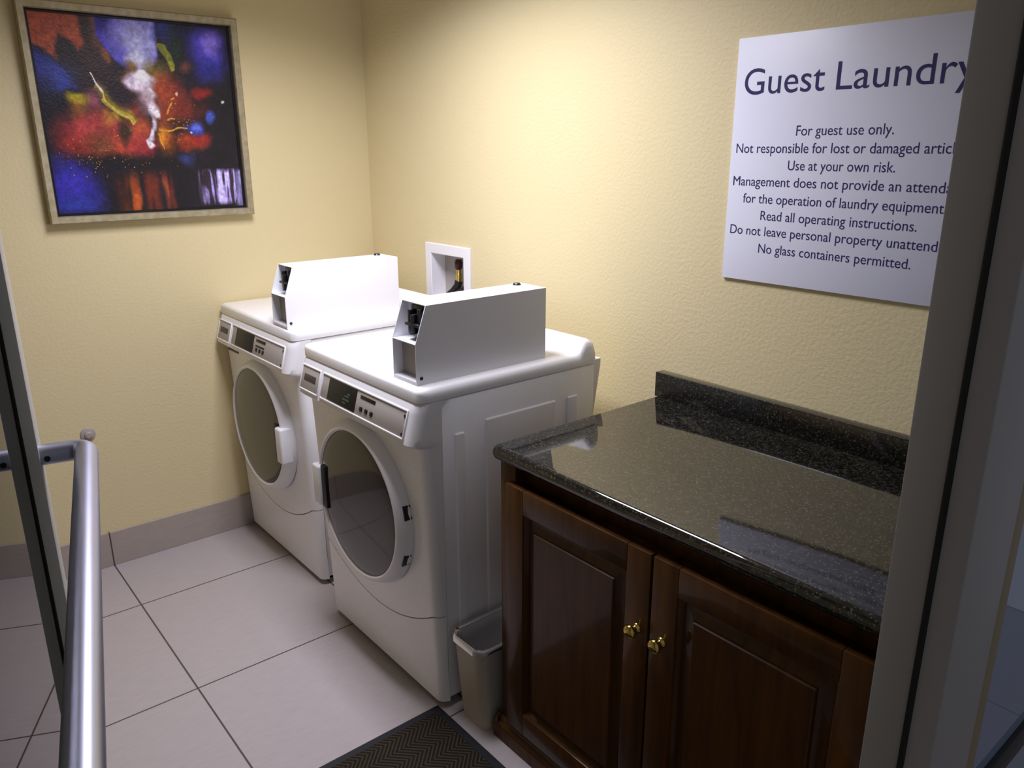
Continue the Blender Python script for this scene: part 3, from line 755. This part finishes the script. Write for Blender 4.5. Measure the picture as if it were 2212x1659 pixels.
# ------------------------------------------------------------------ base cabinet
CX0, CX1, CF = 1.795, 2.862, -.680
CZ = .866
cab = thing('base_cabinet', 'dark cherry wood two-door base cabinet under the granite countertop', 'cabinet', ((CX0 + CX1) / 2, -.36, 0))
bm = B(CX0 + .0005, CX1 - .0005, CF + .045, -.016, 0, CZ - .0005, bev=.002)
# face frame
for q in ((CX0, CX0 + .06, .06, CZ), (CX1 - .06, CX1, .06, CZ), (CX0 + .06, CX1 - .06, CZ - .05, CZ), (CX0 + .06, CX1 - .06, .06, .11), (2.30, 2.36, .11, CZ - .05)):
    box(bm, q[0], q[1], CF + (.026 if q[2] > CZ - .06 else 0), CF + .047, q[2], q[3], bev=.0015)
obj('carcass', bm, M['wood'], cab)
bm = bmesh.new()
prof = [(0, 0), (-.020, 0), (-.020, .040), (-.017, .050), (-.010, .058), (-.010, .064), (-.004, .072), (0, .072)]
loft(bm, [[(x, CF + a, b) for a, b in prof] for x in (CX0 - .018, CX1)])
t = bmesh.new(); loft(t, [[(CX0 + a, y, b) for a, b in prof] for y in (CF - .018, -.02)]); fix(t); merge(bm, t)
obj('base_molding', bm, M['wood'], cab)
def raised_door(x0, x1, z0, z1, knob_x, zk):
    f = CF - .020; bm = bmesh.new(); s = .068
    for q in ((x0, x0 + s, z0, z1), (x1 - s, x1, z0, z1), (x0 + s, x1 - s, z1 - s, z1), (x0 + s, x1 - s, z0, z0 + s)):
        box(bm, q[0], q[1], f, CF - .001, q[2], q[3], bev=.0025)
    # moulded inner edge
    rings = []
    for ins, y in ((s - .002, f + .003), (s + .004, f + .006), (s + .010, f + .014), (s + .012, f + .0185)):
        rings.append([(x0 + ins, y, z0 + ins), (x1 - ins, y, z0 + ins), (x1 - ins, y, z1 - ins), (x0 + ins, y, z1 - ins)])
    loft(bm, rings, True, False)
    d = obj('door', bm, M['wood'], cab, origin=((x0 + x1) / 2, f, z0), angle=25)
    bm = bmesh.new(); rings = []
    for ins, y in ((s + .008, f + .0175), (s + .016, f + .0165), (s + .036, f + .0105), (s + .0375, f + .0096), (s + .0406, f + .0036), (s + .0422, f + .003)):
        rings.append([(x0 + ins, y, z0 + ins), (x1 - ins, y, z0 + ins), (x1 - ins, y, z1 - ins), (x0 + ins, y, z1 - ins)])
    loft(bm, rings, True, False); V = rings[-1]
    bm.faces.new([bm.verts.new(p) for p in V])
    bmesh.ops.remove_doubles(bm, verts=bm.verts[:], dist=1e-5)
    bm.faces.new([bm.verts.new((a, f + .0185, b)) for a, _, b in rings[0]])
    obj('door_panel', bm, M['wood'], d, origin=((x0 + x1) / 2, f, (z0 + z1) / 2), angle=20)
    kp = [(0, .032), (.008, .0315), (.0145, .028), (.0165, .022), (.014, .0165), (.008, .0135), (.0062, .009), (.008, .004), (.012, .0015), (.012, 0)]
    kb = lathe(bmesh.new(), kp, front(knob_x, f, zk), 36)
    obj('knob', kb, M['brass'], d, origin=(knob_x, f, zk), angle=60, label='polished brass knob')
raised_door(1.838, 2.3275, .082, .822, 2.296, .628)
raised_door(2.3335, 2.822, .082, .822, 2.366, .628)

ct = thing('countertop', 'black speckled granite countertop with backsplash on the dark cabinet', 'countertop', ((CX0 + CX1) / 2, -.36, CZ))
KX0, KX1, KF, KZ0, KZ1 = 1.764, 2.880, -.697, CZ + .0005, .904
def counter():
    bm = bmesh.new(); rings = []
    r = (KZ1 - KZ0) / 2; zm = (KZ0 + KZ1) / 2
    # bullnose along the front and the open left end
    pts = [(r * math.cos(a), r * math.sin(a)) for a in [(-.5 + i / 12) * math.pi for i in range(13)]]
    nose = min(r, .016)
    for (o, zz) in pts:
        o = o / r * nose
        ring = [(KX1, -.001), (KX0 + nose - o, -.001)]
        rr = .012
        cx, cy = KX0 + nose + rr, KF + nose + rr
        for i in range(7):
            a = math.pi + i / 6 * math.pi / 2
            ring.append((cx + (rr + o) * math.cos(a), cy + (rr + o) * math.sin(a)))
        ring.append((KX1, KF + nose - o))
        rings.append([(x, y, zm + zz) for x, y in ring])
    loft(bm, rings)
    return bm
obj('counter_slab', counter(), M['granite'], ct, angle=40, origin=((KX0 + KX1) / 2, -.35, KZ0))
obj('backsplash', B(KX0 - .002 + .002, KX1, -.036, -.001, KZ1 - .001, KZ1 + .077, bev=.002), M['granite'], ct, origin=((KX0 + KX1) / 2, -.02, KZ1))

# ------------------------------------------------------------------ wastebasket and its liner
def rrect(cx, cy, hx, hy, z, r, n=6):
    p = []
    for qx, qy, a0 in ((1, 1, 0), (-1, 1, 90), (-1, -1, 180), (1, -1, 270)):
        for i in range(n + 1):
            a = math.radians(a0 + 90 * i / n)
            p.append((cx + qx * (hx - r) + r * math.cos(a), cy + qy * (hy - r) + r * math.sin(a), z))
    return p
WX, WY = 1.696, -.598
bk = thing('wastebasket', 'small beige plastic wastebasket between washing machine and cabinet', 'wastebasket', (WX, WY, 0))
hx0, hy0, hx1, hy1, WH = .062, .118, .073, .142, .286
bm = bmesh.new()
rr = [rrect(WX, WY, hx0, hy0, .0, .028), rrect(WX, WY, hx0 + (hx1 - hx0) * .9, hy0 + (hy1 - hy0) * .9, WH - .02, .034), rrect(WX, WY, hx1, hy1, WH - .012, .036),
      rrect(WX, WY, hx1 + .003, hy1 + .003, WH - .004, .037), rrect(WX, WY, hx1, hy1, WH, .036), rrect(WX, WY, hx1 - .005, hy1 - .005, WH - .003, .034), rrect(WX, WY, hx0 - .003, hy0 - .003, .004, .026)]
loft(bm, rr)
obj('bin_body', bm, M['bin'], bk, angle=50)
bm = bmesh.new(); random.seed(9)
def jit(ring, a): return [(x + random.uniform(-a, a), y + random.uniform(-a, a), z + random.uniform(-a, a)) for x, y, z in ring]
lr = [rrect(WX, WY, hx1 + .006, hy1 + .006, WH - .016, .038), rrect(WX, WY, hx1 + .0055, hy1 + .0055, WH - .006, .038), rrect(WX, WY, hx1 + .001, hy1 + .001, WH + .004, .036),
      rrect(WX, WY, hx1 - .009, hy1 - .009, WH - .008, .034)]
lr = [jit(lr[0], .0025), jit(lr[1], .001), jit(lr[2], .002), jit(lr[3], .003)] + \
     [jit(rrect(WX, WY, hx1 - .012 - .002 * k, hy1 - .014 - .003 * k, WH - .05 - .05 * k, .032), .006) for k in range(4)]
loft(bm, lr, True, False)
ln = obj('bin_liner', bm, M['liner'], angle=80, origin=(WX, WY, WH))
tag(ln, 'crinkled clear plastic liner folded over the wastebasket rim', 'bin liner')

# ------------------------------------------------------------------ floor mat
MX0, MX1, MY0, MY1 = 1.572, 2.80, -1.72, -.757
fm = thing('floor_mat', 'dark brown ribbed entrance mat with navy rubber border', 'mat', ((MX0 + MX1) / 2, (MY0 + MY1) / 2, 0))
bm = bmesh.new()
rings = []
for ins, z in ((0, .0005), (0, .003), (.004, .006), (.026, .007), (.028, .005), (.028, .0005)):
    rings.append([(MX0 + ins, MY0 + ins, z), (MX1 - ins, MY0 + ins, z), (MX1 - ins, MY1 - ins, z), (MX0 + ins, MY1 - ins, z)])
loft(bm, rings, True, False)
obj('mat_border', bm, M['matborder'], fm, angle=20)
obj('mat_carpet', B(MX0 + .027, MX1 - .027, MY0 + .027, MY1 - .027, .0005, .0085, bev=.002), M['carpet'], fm)

# ------------------------------------------------------------------ door stop on the left wall
ds = thing('door_stop', 'small round grey door stop on the cream wall behind the push bar', 'door stop', (0, -1.312, .577))
toX = Matrix.Translation((0, -1.312, .577)) @ Matrix.Rotation(math.radians(90), 4, 'Y')
obj('base_plate', lathe(bmesh.new(), [(0, .010), (.018, .010), (.026, .006), (.028, 0)], toX, 32), M['bumper'], ds)
obj('rubber_tip', lathe(bmesh.new(), [(0, .022), (.010, .022), (.014, .018), (.014, .009)], toX, 28), M['plate'], ds, label='grey rubber tip')

# ------------------------------------------------------------------ ceiling light (above the frame)
cl = thing('ceiling_light', 'rectangular louvred ceiling light above the washing machines', 'ceiling light', (LX, LY, CEIL))
bm = bmesh.new()
for q in ((-.46, .46, -.26, -.235), (-.46, .46, .235, .26), (-.46, -.435, -.235, .235), (.435, .46, -.235, .235)):
    box(bm, LX + q[0], LX + q[1], LY + q[2], LY + q[3], CEIL - .014, CEIL - .0005, bev=.002)
obj('light_frame', bm, M['plastic'], cl)
